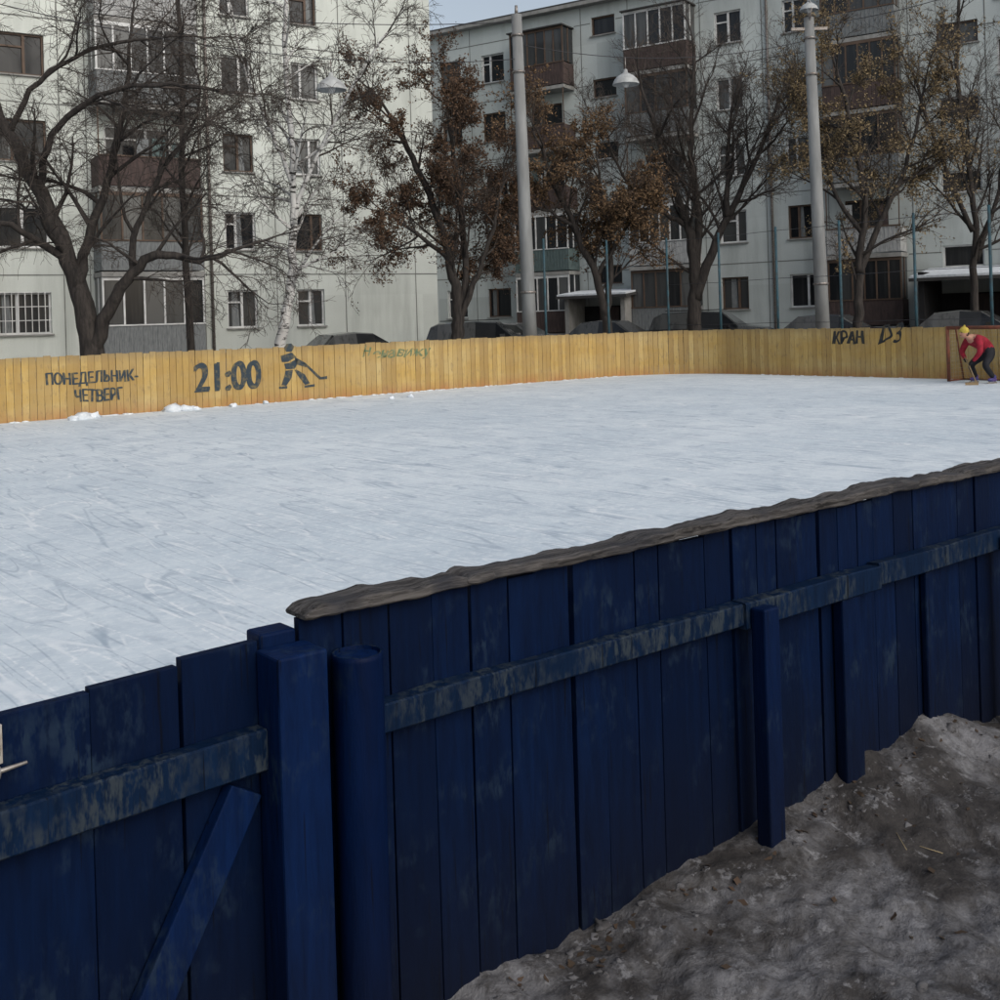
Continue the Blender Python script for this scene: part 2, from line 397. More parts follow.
# ---------------------------------------------------------------- near blue fence
fence=empty('wooden_fence',rot=RA)
fb=MB(); rng=random.Random(5)
def planks(mb,a0,a1,y,wmin,wmax,h,k,zb=-.02):
    a=a0
    while a<a1:
        w_=rng.uniform(wmin,wmax); e=min(a+w_,a1+.02)
        j=rng.uniform(-.005,.005)
        m4=Matrix.Translation((a,y+j,0))@Matrix.Rotation(R(rng.uniform(-.35,.35)),4,'Y')
        mb.box(0,e-a-rng.uniform(.002,.005),0,.024,zb,h+rng.uniform(-.012,.006),k,m4)
        a=e
    mb.box(a0,a1,y+.03,y+.034,zb,h-.08,k)
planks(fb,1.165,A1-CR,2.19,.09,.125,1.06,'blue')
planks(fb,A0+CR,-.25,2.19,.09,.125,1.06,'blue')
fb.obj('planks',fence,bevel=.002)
def beam(mb,a0,a1,y0,y1,z0,z1,k,seed,amp,zamp=None,step=.025,fa=7,bev=.006,endr=0):
    zamp=amp if zamp is None else zamp
    n=max(2,int((a1-a0)/step)); mi=mb.m(k)
    cor=[(y0,z0+bev),(y0,z1-bev),(y0+bev,z1),(y1-bev,z1),(y1,z1-bev),(y1,z0+bev),(y1-bev,z0),(y0+bev,z0)]
    def pt(i,q):
        a=a0+(a1-a0)*i/n; y,z=cor[q]; grp=0 if q in(0,1,2,7) else 1; topq=q in(1,2,3,4)
        dy=noise.noise(V((a*fa,grp*3.7,seed)))*amp+noise.noise(V((a*fa*3.1,grp*9,seed)))*amp*.5
        dz=(noise.noise(V((a*2.2,seed,5)))*zamp*1.6+noise.noise(V((a*fa,grp*2.+8,seed)))*zamp+noise.noise(V((a*fa*2.7,grp+4,seed)))*zamp*.4)*(1 if topq else .45)
        e=min(i,n-i)*(a1-a0)/n
        if endr and e<endr: dz-=(1-e/endr)**2*(z1-z0)*.45*(1 if topq else -.3)
        return (a,y+dy,z+dz)
    for q in range(8):
        i0=len(mb.v); r=(q+1)%8
        for i in range(n+1): mb.v.append(pt(i,q)); mb.v.append(pt(i,r))
        for i in range(n):
            b=i0+i*2; mb.f.append((b+1,b,b+2,b+3)); mb.mi.append(mi); mb.sm.append(True)
    mb.face([pt(0,q) for q in range(8)],k); mb.face([pt(n,q) for q in reversed(range(8))],k)
cp=MB()
segs=[(1.165,1.62,1.064,1.091),(1.60,2.20,1.066,1.093),(2.165,3.02,1.068,1.099),(3.0,3.9,1.065,1.093),(3.88,4.9,1.064,1.094)]
x=4.88
while x<A1-CR: segs.append((x,min(x+1.6,A1-CR),1.064,1.094)); x+=1.58
for i,(a,b,z0,z1) in enumerate(segs): beam(cp,a,b,2.150,2.245,z0,z1,'cap',i*5.3+1,.009,.010,bev=.004,endr=.035,step=.015,fa=10)
cp.obj('weathered_cap_rail',fence)
rl=MB()
for i,(a,b,z0,z1,y0) in enumerate([(1.322,2.66,.778,.845,2.140),(2.60,3.30,.765,.842,2.130),(3.305,4.85,.772,.848,2.14)]+[(4.86+1.5*k,6.34+1.5*k,.77,.845,2.14) for k in range(10)]):
    beam(rl,a,b,y0,2.188,z0,z1,'bluerail',i*3.7+40,.003,.004,fa=3,bev=.004)
rl.obj('middle_rail',fence)
ps=MB()
def pipe(mb,a,y,r,z1,z0=-.05):
    mb.tube([V((a,y,z0)),V((a+.003,y,z1-.012)),V((a+.003,y,z1-.001)),V((a+.003,y,z1))],[r,r,r,r*.96],28,'pipe',cap=False)
    mb.tube([V((a+.003,y,z1)),V((a+.003,y,z1-.012))],[r*.90,r*.88],28,'pipe',cap=False)
    ring=[(a+.003+math.cos(t)*r*.96,y+math.sin(t)*r*.96,z1) for t in [2*math.pi*q/28 for q in range(28)]]
    ring2=[(a+.003+math.cos(t)*r*.90,y+math.sin(t)*r*.90,z1) for t in [2*math.pi*q/28 for q in range(28)]]
    for q in range(28): mb.face([ring[q],ring[(q+1)%28],ring2[(q+1)%28],ring2[q]],'bluerail')
    mb.face([(p[0],p[1],z1-.008) for p in ring2],'bluepost')
pipe(ps,1.266,2.118,.056,.985)
ps.obj('pipe_post',fence)
wp=MB()
wp.box(1.062,1.178,2.085,2.187,-.05,1.018,'bluepost')
wp.box(1.075,1.160,2.19,2.26,-.05,1.045,'bluepost')
wp.box(2.615,2.685,2.075,2.128,-.05,.832,'bluepost')
for k in range(10): wp.box(4.09+1.45*k,4.16+1.45*k,2.075,2.128,-.05,.832,'bluepost')
wp.box(3.10,3.20,2.145,2.187,-.05,.764,'blue'); wp.box(3.62,3.67,2.16,2.187,-.05,.764,'blue')
wp.obj('timber_posts',fence,bevel=.006)

# gate
gate=empty('wooden_gate',rot=RA)
gm=MB(); GT=Matrix.Translation((1.069,2.192,0))@Matrix.Rotation(R(4),4,'Z')
def gb(x0,x1,y0,y1,z0,z1,k,extra=None): gm.box(x0,x1,y0,y1,z0,z1,k,GT if extra is None else GT@extra)
xx=0; hs_=[1.034,1.022,1.014,1.02,1.0,1.01,1.005]
gb(-.055,.0,.028,.046,.06,1.02,'blue')
for i,wd in enumerate((.178,.185,.20,.18,.19,.17,.18)):
    gb(xx-wd+.004,xx,0+(.003 if i%2 else 0),.026,.06,hs_[i],'blue',Matrix.Rotation(R(rng.uniform(-.25,.25)) if i else 0,4,'Y')); xx-=wd
gb(-1.25,-.06,.030,.034,.06,.98,'blue')
gm.obj('gate_planks',gate,bevel=.003)
gm=MB(); g2=MB()
beam(g2,-1.2,-.012,-.050,-.003,.775,.862,'bluerail',77,.002,.003,fa=3,bev=.004)
g2.v=[tuple(GT@V(v)) for v in g2.v]; g2.obj('gate_rail',gate)
gb(-.04,.04,-.035,-.003,-.42,.40,'bluepost',Matrix.Translation((-.26,0,.40))@Matrix.Rotation(R(31),4,'Y'))
gm.obj('diagonal_brace',gate,bevel=.003)
gm=MB()
gb(-.585,-.528,-.010,-.003,.93,1.0,'sticker'); gb(-.58,-.533,-.0125,-.0105,.972,.982,'stickero'); gb(-.565,-.55,-.0125,-.0105,.94,.958,'dark'); gb(-.545,-.533,-.0125,-.0105,.945,.965,'dark')
gm.tube([GT@V((-.62,-.022,.925)),GT@V((-.540,-.022,.922))],[.014,.014],14,'steel')
gm.tube([GT@V((-.540,-.022,.922)),GT@V((-.49,-.022,.925))],[.005,.003],10,'steel')
gb(-.62,-.595,-.035,-.003,.90,.95,'steel'); gb(-.560,-.545,-.038,-.003,.90,.945,'steel')
gm.obj('gate_latch',gate,bevel=.001)

# ---------------------------------------------------------------- foreground slush
def gh(a,n):
    d=max(0,2.2-n)
    e=math.exp(-(d/.28)**1.3)
    heap=.105*math.exp(-((a-3.35)/.75)**2)+.05
    z=.035+e*heap*(1+.5*noise.noise(V((a*3,n*3,2))))
    z+=.028*noise.noise(V((a*1.3,n*1.3,0)))+.028*noise.noise(V((a*4,n*4,1)))+.020*noise.noise(V((a*9,n*9,4)))+.011*noise.noise(V((a*22,n*22,4)))+.004*noise.noise(V((a*50,n*50,4)))
    return max(.008,z+.012)
def axis(lo,hi,f0,f1,fine,coarse):
    out=[lo]
    while out[-1]<hi: out.append(out[-1]+(fine if f0<out[-1]<f1 else coarse))
    return out
AX=axis(-3,9,1.0,5.0,.014,.06); NX=axis(-3,2.33,.6,2.3,.014,.06)
tm=MB(); na=len(AX)-1; nn=len(NX)-1
for i,a in enumerate(AX):
    for j,n in enumerate(NX):
        edge=min(1,min(i,na-i,j)/10)
        tm.v.append((a,n,gh(a,n)*edge+.005 if n<2.23 else .01))
for i in range(na):
    for j in range(nn):
        q=i*(nn+1)+j; tm.f.append((q,q+nn+1,q+nn+2,q+1))
tm.mi=[0]*len(tm.f); tm.sm=[True]*len(tm.f); tm.m('slush')
tm.obj('slushy_path',rot=RA)
dn=MB(); rng=random.Random(21)
for i in range(520):
    a=rng.uniform(1.5,6); n=2.17-abs(rng.gauss(0,.13)) if i<320 else rng.uniform(.3,2.1); r=rng.uniform(.003,.013)*(1.8 if rng.random()<.1 else 1)
    dn.blob((a,n,gh(a,n)-r*.1),r,'dirtysnow',i,.9,5,7,(1.3,1,.7))
dn.obj('ice_clods',rot=RA)
lf=MB()
for i in range(340):
    a=rng.uniform(1.4,6); n=2.15-abs(rng.gauss(0,.10)) if i<210 else rng.uniform(.5,2.1); z=gh(a,n)+.006
    c=V((a,n,z)); t=rng.uniform(0,6.28); l=rng.uniform(.008,.02); u=V((math.cos(t),math.sin(t),rng.uniform(-.4,.4)))*l; v_=V((-math.sin(t),math.cos(t),rng.uniform(-.4,.5)))*l*.6
    lf.face([c-u,c-v_,c+u,c+v_],'leaf_litter')
for a,n,t in ((3.0,1.9,.9),(3.05,1.85,2.0),(2.2,1.6,.3),(3.9,1.7,1.2)):
    c=V((a,n,gh(a,n)+.012)); d=V((math.cos(t),math.sin(t),.15))*.05
    lf.tube([c-d,c+d],[.0015,.001],4,'straw')
lf.obj('leaf_litter',rot=RA)

# ---------------------------------------------------------------- buildings
def building(name,rot,loc,L0,L1,H,cols,wall,seamx,nfl=5,sill=1.7,fh=2.85,seed=1):
    par=empty(name,rot,loc); rng=random.Random(seed)
    ops=[]; W=MB(); F=MB(); B=MB(); S=MB()
    for c in cols:
        for f in range(nfl):
            z=sill+f*fh
            if c[0]=='w': ops.append((c[1]-c[2]/2,c[1]+c[2]/2,z,z+1.38,'w',f,c[1]))
            elif c[0]=='s': ops.append((c[1]-c[2]/2,c[1]+c[2]/2,z+1.35,z+1.35+.85,'s',f,c[1]))
            elif c[0]=='b': ops.append((c[1]-c[2]/2+.5,c[1]+c[2]/2-.7,z-.75,z+1.38,'b',f,c[1]))
    ops=[o for o in ops if o[3]<H-.4]
    xs=sorted(set([L0,L1]+[o[0] for o in ops]+[o[1] for o in ops])); zs=sorted(set([0,H]+[o[2] for o in ops]+[o[3] for o in ops]))
    for i in range(len(xs)-1):
        for j in range(len(zs)-1):
            cx=(xs[i]+xs[i+1])/2; cz=(zs[j]+zs[j+1])/2
            if any(o[0]<cx<o[1] and o[2]<cz<o[3] for o in ops): continue
            W.face([(xs[i],0,zs[j]),(xs[i+1],0,zs[j]),(xs[i+1],0,zs[j+1]),(xs[i],0,zs[j+1])],wall)
    D=12
    W.face([(L1,0,0),(L1,D,0),(L1,D,H),(L1,0,H)],wall); W.face([(L0,D,0),(L0,0,0),(L0,0,H),(L0,D,H)],wall)
    W.face([(L1,D,0),(L0,D,0),(L0,D,H),(L1,D,H)],wall); W.face([(L0,0,H),(L1,0,H),(L1,D,H),(L0,D,H)],'roof')
    W.box(L0-.2,L1+.2,-.45,D+.2,H+.003,H+.16,'concrete'); W.box(L0,L1,-.1,-.06+.1,H+.163,H+.35,'roof')
    W.box(L0-.01,L1+.01,-.05,-.003,.0,.75,'concrete')
    for (x0,x1,z0,z1,ty,f,cx_) in ops:
        d=.16
        for q in ([(x0,0,z0),(x0,d,z0),(x0,d,z1),(x0,0,z1)],[(x1,d,z0),(x1,0,z0),(x1,0,z1),(x1,d,z1)],[(x0,0,z1),(x0,d,z1),(x1,d,z1),(x1,0,z1)],[(x0,d,z0),(x0,0,z0),(x1,0,z0),(x1,d,z0)]): W.face(q,wall)
        F.face([(x0,d,z0),(x1,d,z0),(x1,d,z1),(x0,d,z1)],'glass')
        fk='wframe' if rng.random()<.5 else 'bframe'
        t=.065; y0,y1=d-.07,d-.004
        F.box(x0,x1,y0,y1,z0,z0+t,fk); F.box(x0,x1,y0,y1,z1-t,z1,fk)
        F.box(x0,x0+t,y0+.002,y1,z0+t,z1-t,fk); F.box(x1-t,x1,y0+.002,y1,z0+t,z1-t,fk)
        if ty!='s':
            mx=x0+(x1-x0)*(rng.choice((.36,.62,.5)))
            F.box(mx-.045,mx+.045,y0+.004,y1,z0+t,z1-t,fk)
            if rng.random()<.5: F.box(x0+t,mx-.045,y0+.006,y1,z1-.47,z1-.41,fk)
            if rng.random()<.5:
                cxx=rng.uniform(x0+.1,mx); F.face([(cxx,d-.003,z0+t),(cxx+.28,d-.003,z0+t),(cxx+.22,d-.003,z1-t),(cxx,d-.003,z1-t)],'greypanel')
        if ty!='b': F.box(x0-.06,x1+.06,-.09,.05,z0-.05,z0-.004,'concrete')
        if ty=='w' and f==0 and wall=='wallL' and 0<cx_<2:
            for q in range(1,8):
                xq=x0+(x1-x0)*q/8; F.box(xq-.012,xq+.012,-.05,-.03,z0,z1,'wframe')
            for q in (0,.33,.66,1): F.box(x0,x1,-.029,-.012,z0+(z1-z0)*q-.012,z0+(z1-z0)*q+.012,'wframe')
    ex=[(c[1]-c[2]/2-.05,c[1]+c[2]/2+.05) for c in cols if c[0] in('s','b')]
    for f in range(0,nfl+1):
        z=sill-.9+f*fh; cuts=[L0]+[q for e in sorted(ex) for q in e]+[L1]
        if z>H-.2: continue
        for q in range(0,len(cuts)-1,2):
            if cuts[q+1]>cuts[q]: S.box(cuts[q],cuts[q+1],-.006,-.0025,z-.022,z+.022,'seam')
    for x in seamx: S.box(x-.018,x+.018,-.010,-.0065,.78,H-.02,'seam')
    for x in seamx[1::4]:
        S.tube([V((x+.25,-.09,.4)),V((x+.25,-.09,H-.3))],[.055,.055],8,'steel')
    pal=['brownpanel','greypanel','whitepanel','greenpanel','brownpanel','greypanel']
    for ci,c in enumerate(cols):
        if c[0]!='b': continue
        x0,x1=c[1]-c[2]/2,c[1]+c[2]/2; forced=c[3] if len(c)>3 else None
        for f in range(nfl):
            z=sill-.85+f*fh
            yf=-1.0-rng.uniform(0,.1)
            st_=forced[f] if forced else (rng.choice(pal),rng.choice(('g','g','o')),rng.choice(('wframe','bframe')))
            pk,gl,fk=st_
            B.box(x0,x1,yf-.03,-.012,z-.16,z,'concrete')
            B.box(x0+.02,x1-.02,yf,yf+.04,z+.05,z+1.03,pk); B.box(x0+.02,x0+.06,yf+.042,-.014,z+.05,z+1.03,pk); B.box(x1-.06,x1-.02,yf+.042,-.014,z+.05,z+1.03,pk)
            nr=int(c[2]/.16)
            for q in range(nr): B.box(x0+.05+q*.16,x0+.08+q*.16,yf-.012,yf-.001,z+.07,z+1.0,pk)
            B.box(x0,x1,yf-.03,yf+.06,z+1.033,z+1.08,fk)
            top=z+fh-.165
            if gl=='g':
                B.box(x0+.02,x1-.02,yf-.002,yf+.05,top-.12,top,fk)
                k=rng.choice((4,5,6))
                for q in range(k+1):
                    xq=x0+.05+(x1-x0-.1)*q/k; B.box(xq-.03,xq+.03,yf,yf+.045,z+1.083,top-.122,fk)
                    if q<k:
                        xr=x0+.05+(x1-x0-.1)*(q+1)/k
                        B.face([(xq+.03,yf+.03,z+1.083),(xr-.03,yf+.03,z+1.083),(xr-.03,yf+.03,top-.12),(xq+.03,yf+.03,top-.12)],'glass')
                for xe in (x0+.04,x1-.04):
                    B.face([(xe,yf+.05,z+1.083),(xe,-.014,z+1.083),(xe,-.014,top-.01),(xe,yf+.05,top-.01)],'glass')
                    B.box(xe-.025,xe+.025,yf*.5-.03,yf*.5+.03,z+1.083,top-.01,fk)
            else:
                B.box(x0+.03,x0+.07,yf+.005,yf+.04,z+1.083,top,fk); B.box(x1-.07,x1-.03,yf+.005,yf+.04,z+1.083,top,fk)
                if rng.random()<.6:
                    for q in range(3):
                        xq=rng.uniform(x0+.3,x1-.6); B.box(xq,xq+rng.uniform(.2,.5),yf+.3,yf+.32,z+1.0,z+rng.uniform(1.5,2.0),rng.choice(pal))
            if f==nfl-1: B.box(x0-.05,x1+.05,yf-.15,-.012,top+.003,top+.06,'roof')
    W.obj('walls',par); F.obj('windows',par); S.obj('panel_seams',par); B.obj('balconies',par)
    return par
bL=[('greypanel','g','wframe'),('greypanel','g','bframe'),('brownpanel','o','bframe'),('greypanel','g','wframe'),('whitepanel','g','wframe')]
bL2=[('whitepanel','g','wframe'),('brownpanel','o','bframe'),('greypanel','g','wframe'),('brownpanel','o','bframe'),('greypanel','g','wframe')]
colsL=[('w',.5,1.65),('b',4.45,3.5,bL),('w',7.95,1.15),('w',10.65,1.1),
       ('b',-2.4,3.0,bL2),('w',-5.6,1.2),('s',-8.2,1.1),('w',-10.8,1.2),('b',-14.2,3.2),('w',-18,1.4),('w',-21,1.3)]
building('apartment_building',math.atan2(.55,.83),(-16,36.5,0),-25,16.2,16.1,colsL,'wallL',[-6.9,-3.95,-.75,1.75,2.6,6.55,9.3,12.1,15.2],seed=4)
bR1=[('brownpanel','g','wframe'),('greenpanel','g','wframe'),('brownpanel','o','bframe'),('brownpanel','o','bframe'),('brownpanel','g','bframe')]
bR2=[('greypanel','g','bframe'),('whitepanel','g','wframe'),('greypanel','o','bframe'),('greypanel','g','bframe'),('brownpanel','g','wframe')]
bR3=[('brownpanel','g','bframe'),('whitepanel','o','bframe'),('greypanel','g','bframe'),('brownpanel','g','bframe'),('greypanel','g','bframe')]
colsR=[('w',-5.1,1.2),('w',-2.6,1.3),('b',.45,2.9,bR1),('s',3.45,1.2),('b',6.45,3.0,bR2),('w',9.4,1.2),('w',12.4,1.2),('b',15.1,2.9,bR3),
       ('s',18.6,1.5),('w',20.6,1.2),('b',23.6,2.9),('w',26.5,1.2),('w',29.5,1.2),('b',32.5,3),('s',36,1.2)]
building('apartment_building',math.atan2(-.54,.84),(2.2,53,0),-6.6,42,16.0,colsR,'wallR',[-3.9,-1.2,2.3,4.7,8.15,10.9,13.5,16.8,19.6,21.8],seed=9,sill=1.85)

def porch(loc,wd=3.0,dp=1.8,h=2.6,k='concrete'):
    p=empty('entrance_porch',math.atan2(-.54,.84),loc); m=MB()
    m.box(-wd/2,-wd/2+.2,-dp,-.02,0,h-.02,k); m.box(wd/2-.2,wd/2,-dp,-.02,0,h-.02,k)
    m.box(-wd/2+.2,wd/2-.2,-.10,-.05,.1,2.2,'dark'); m.box(-.5,.5,-.16,-.104,.1,2.15,'brownpanel')
    m.box(-wd/2+.2,wd/2-.2,-dp,-.11,.0,.12,'concrete')
    m.obj('porch_walls',p); m=MB()
    sl=Matrix.Translation((0,0,h))@Matrix.Rotation(R(6),4,'X')
    m.box(-wd/2-.25,wd/2+.25,-dp-.35,.0,0,.12,'roof',sl); m.box(-wd/2-.22,wd/2+.22,-dp-.32,-.02,.123,.20,'snow',sl)
    m.obj('porch_roof',p)
c_,s_=.84/math.hypot(.84,.54),-.54/math.hypot(.84,.54)
def rb(t,o=0): return (2.2+c_*t+s_*o*1,53+s_*t-c_*o,0)
porch(rb(3.45,.06),3.0,1.6,2.75)
porch(rb(19.4,.06),3.6,3.2,3.0,'dark')

# ---------------------------------------------------------------- poles, lamps, cables
def dome_lamp(m,c,r=.36):
    prof=[(.02,.30),(.05,.28),(.06,.20),(.12,.16),(.22,.10),(.30,.02),(.35,-.08),(.36,-.12)]
    pts=[c+V((0,0,z*r/.36)) for _,z in prof]; m.tube(pts,[q*r/.36 for q,_ in prof],20,'enamel',cap=False)
    m.blob(c+V((0,0,-.06)),.10*r/.36,'wframe',1,.02,8,10,(1,1,1.4))
def fr(a,n,z=0): return V((.7803*a-.6253*n,.6253*a+.7803*n,z))
def lpole(base,h,name='floodlight_pole',lamp=False,lean=(0,0)):
    p=empty(name,0,base); m=MB()
    m.tube([V((0,0,-.1)),V((lean[0]*.5,lean[1]*.5,h*.5)),V((lean[0],lean[1],h))],[.205,.17,.14],14,'pole')
    m.box(lean[0]-.5,lean[0]+.5,-.05,.05,h-.35,h-.27,'steel') if lamp else None
    m.obj('shaft',p); t=MB()
    t.tube([V((lean[0],0,h)),V((lean[0],0,h+.25))],[.05,.04],8,'steel')
    for z in (h-.6,h-1.6,2.4): t.tube([V((lean[0]*z/h,0,z)),V((lean[0]*z/h,0,z+.06))],[.225-z*.006]*2,14,'steel')
    if lamp:
        dome_lamp(t,V((lean[0]+.0,-.05,h+.28)),.26)
        t.tube([V((lean[0],0,h-.3)),V((lean[0],-.3,h+.2)),V((lean[0],-.05,h+.5))],[.02,.02,.02],6,'steel')
    t.obj('fittings',p); return V(base)
P1=V((.82,30.5,0)); P2=V((8.95,31.0,0)); P0=fr(4.9,23.3); P3=fr(25.6,10)
lpole(P1,10.0,lean=(-.12,0)); lpole(P2,9.8,lamp=True,lean=(-.15,0)); lpole(P0,10.0); lpole(P3,10)
def cable(name,p,q,sag,r=.010,n=24,lamps=()):
    m=MB(); pts=[]
    for i in range(n+1):
        t=i/n; c=p.lerp(q,t); c.z-=sag*4*t*(1-t); pts.append(c)
    m.tube(pts,[r]*(n+1),4,'wire'); e=empty(name); m.obj('cable',e)
    for t in lamps:
        c=p.lerp(q,t); c.z-=sag*4*t*(1-t); l=MB(); l.tube([c,c-V((0,0,.35))],[.015,.015],6,'steel'); dome_lamp(l,c-V((0,0,.62)),.37); l.obj('pendant_lamp',e)
cable('cable_lamp',V((P1.x-.1,P1.y,9.2)),V((P2.x-.1,P2.y,9.2)),.45,lamps=(.36,))
cable('cable_lamp',V((P0.x,P0.y,8.4)),V((P1.x-.1,P1.y,8.8)),.6,lamps=(.60,))
cable('overhead_cable',V((P1.x-.1,P1.y,9.8)),V((-16,36,13)),.5,.012)
cable('overhead_cable',V((P2.x-.1,P2.y,9.6)),V((P3.x,P3.y,9.8)),.4)

nf=empty('sports_net_fence',rot=RA); m=MB()
ns=[23,21,19,17,14.9,13,11,9,7]
for n in ns:
    m.tube([V((24.9,n,-.1)),V((24.9,n,4.0))],[.038,.033],8,'netpost')
for a in (22.6,20.2): m.tube([V((a,23.2,-.1)),V((a,23.2,3.9))],[.038,.033],8,'netpost')
for z in (1.4,2.6,3.9):
    m.tube([V((24.9,n,z-.02*(i%2))) for i,n in enumerate(ns)],[.007]*len(ns),4,'wire')
m.obj('posts_and_wires',nf)

# ---------------------------------------------------------------- goal
goal=empty('hockey_goal',rot=RA); m=MB(); ga=23.3; g1,g0=13.2,11.37; H=1.22; r=.04
m.tube([V((ga,g1,.03)),V((ga,g1,H)),],[r,r],10,'rustmetal'); m.tube([V((ga,g0,.03)),V((ga,g0,H))],[r,r],10,'rustmetal'); m.tube([V((ga,g0-.02,H)),V((ga,g1+.02,H))],[r,r],10,'rustmetal')
for n in (g0,g1):
    m.tube([V((ga,n,H)),V((ga+.35,n,H-.02)),V((ga+.62,n,.05))],[.02]*3,8,'rustmetal'); m.tube([V((ga,n,.05)),V((ga+.62,n,.05))],[.02]*2,8,'rustmetal')
m.tube([V((ga+.62,g0,.05)),V((ga+.62,g1,.05))],[.02]*2,8,'rustmetal')
m.obj('goal_frame',goal); m=MB()
for i in range(23):
    n=g0+(g1-g0)*i/22; m.tube([V((ga,n,H)),V((ga+.35,n,H-.04)),V((ga+.60,n,.05))],[.004]*3,3,'net')
for i in range(14):
    t=i/13; p=V((ga+.35,0,H-.04)).lerp(V((ga+.6,0,.05)),t); m.tube([V((p.x,g0,p.z)),V((p.x,g1,p.z))],[.004]*2,3,'net')
    for n in (g0,g1): m.tube([V((ga,n,p.z)),V((p.x,n,p.z))],[.004]*2,3,'net')
for i in range(5):
    for n in (g0,g1): m.tube([V((ga+.1*i,n,.05)),V((ga+.1*i,n,H-.05))],[.004]*2,3,'net')
m.obj('goal_net',goal)

# ---------------------------------------------------------------- hockey player
def skin_obj(name,joints,edges,mats,parent,root=0,sub=2):
    me=bpy.data.meshes.new(name); me.from_pydata([j[0] for j in joints],edges,[])
    o=bpy.data.objects.new(name,me); scene.collection.objects.link(o)
    sk=o.modifiers.new('skin','SKIN'); sk.use_smooth_shade=True
    lay=me.skin_vertices[0].data if me.skin_vertices else None
    if lay is None:
        bpy.context.view_layer.objects.active=o
        bpy.ops.mesh.customdata_skin_add(); lay=me.skin_vertices[0].data
    for i,j in enumerate(joints):
        lay[i].radius=(j[1],j[1] if len(j)<4 else j[3]); lay[i].use_root=(i==root)
    ss=o.modifiers.new('sub','SUBSURF'); ss.levels=sub; ss.render_levels=sub
    dg=bpy.context.evaluated_depsgraph_get(); m2=bpy.data.meshes.new_from_object(o.evaluated_get(dg))
    bpy.data.objects.remove(o)
    m2.materials.clear()
    for k in mats: m2.materials.append(M[k])
    for p in m2.polygons:
        c=p.center; best=1e9; bi=0
        for (a,b) in edges:
            A=V(joints[a][0]); B_=V(joints[b][0]); d=B_-A; t=max(0,min(1,(c-A).dot(d)/max(d.length_squared,1e-9)))
            q=(c-(A+d*t)).length
            if q<best: best=q; bi=joints[b][2] if t>.02 else joints[a][2]
        p.material_index=bi; p.use_smooth=True
    ob=bpy.data.objects.new(name,m2); scene.collection.objects.link(ob); ob.parent=parent; return ob
pc=fr(23.05,12.34,.03)
pl=empty('hockey_player',math.atan2(-.28,-1),pc); pl.scale=(.93,.93,.93)
J=[((-.26,0,.74),.16,1),((-.16,0,.87),.165,0),((.05,0,.99),.20,0),((.20,0,1.03),.155,0),((.30,0,1.07),.06,2),((.35,0,1.10),.05,2),
   ((.16,.21,.99),.092,0),((.22,.31,.73),.07,0),((.32,.17,.52),.045,0),((.16,-.21,.99),.092,0),((.24,-.31,.73),.07,0),((.30,-.12,.57),.045,0),
   ((-.22,.12,.66),.12,1),((.06,.24,.42),.085,1),((-.14,.29,.12),.058,1),((-.22,-.12,.66),.12,1),((.08,-.22,.42),.085,1),((-.10,-.27,.12),.058,1)]
E=[(0,1),(1,2),(2,3),(3,4),(4,5),(2,6),(6,7),(7,8),(2,9),(9,10),(10,11),(0,12),(12,13),(13,14),(0,15),(15,16),(16,17)]
skin_obj('body',J,E,['red','pants','skin'],pl)
for k,(wr,tg) in enumerate((((.32,.17,.52),(.36,.10,.44)),((.30,-.12,.57),(.34,-.03,.51)))):
    wv,tv=V(wr),V(tg); d=(tv-wv).normalized(); pal=wv+d*.05; side=d.cross(V((0,0,1))).normalized()
    js=[(tuple(wv),.03,0),(tuple(pal),.036,0)]; es=[(0,1)]
    for q,l in enumerate((.055,.062,.058,.046)):
        b=pal+side*(q-1.5)*.019+d*.02; js+= [(tuple(b),.012,0),(tuple(b+d*l*.55),.010,0),(tuple(b+d*l*.7+V((.0,0,-.03))),.009,0)]; i=len(js)-3; es+=[(1,i),(i,i+1),(i+1,i+2)]
    b=wv+d*.03+side*.035; js+=[(tuple(b),.012,0),(tuple(b+d*.03+side*.015),.010,0)]; es+=[(1,len(js)-2),(len(js)-2,len(js)-1)]
    skin_obj('glove_%d'%(k+1),js,es,['pants'],pl,0,1)
hd=MB(); hc=V((.40,0,1.17)); hr=.105
hd.blob(hc,hr,'skin',3,.03,14,18,(.98,.82,1.15))
hd.blob(hc+V((.10,0,-.01)),.018,'skin',3,.05,6,8,(1.2,.7,1.3))
for sy in (-1,1):
    hd.blob(hc+V((.088,.035*sy,.015)),.012,'eye',1,.02,6,8); hd.blob(hc+V((-.005,.085*sy,-.01)),.022,'skin',1,.05,6,8,(.8,.4,1.2))
hd.box(hc.x+.090,hc.x+.097,-.022,.022,hc.z-.052,hc.z-.045,'red')
hd.blob(hc+V((-.02,0,.01)),.105,'hair',2,.03,10,14,(.95,.86,1.1))
hd.blob(hc+V((-.005,0,.045)),.112,'hat',2,.03,12,18,(1.0,.88,.95)); hd.blob(hc+V((-.01,0,.16)),.025,'hat',5,.3,6,8)
hd.obj('head',pl)
sk=MB()
for (x,y) in ((-.14,.29),(-.10,-.27)):
    sk.blob((x+.05,y,.085),.075,'skate',x,.08,8,12,(1.75,.62,.62)); sk.blob((x,y,.14),.058,'skate',2,.05,8,12,(1,.85,1.2))
    sk.box(x-.08,x+.19,y-.003,y+.003,.0,.03,'steel'); sk.box(x-.04,x-.01,y-.008,y+.008,.028,.06,'steel'); sk.box(x+.11,x+.14,y-.008,y+.008,.028,.06,'steel')
sk.obj('skates',pl)
hs2=MB(); hs2.tube([V((.26,-.27,.72)),V((.37,.09,.44)),V((.50,.50,.04))],[.014,.014,.014],6,'wood')
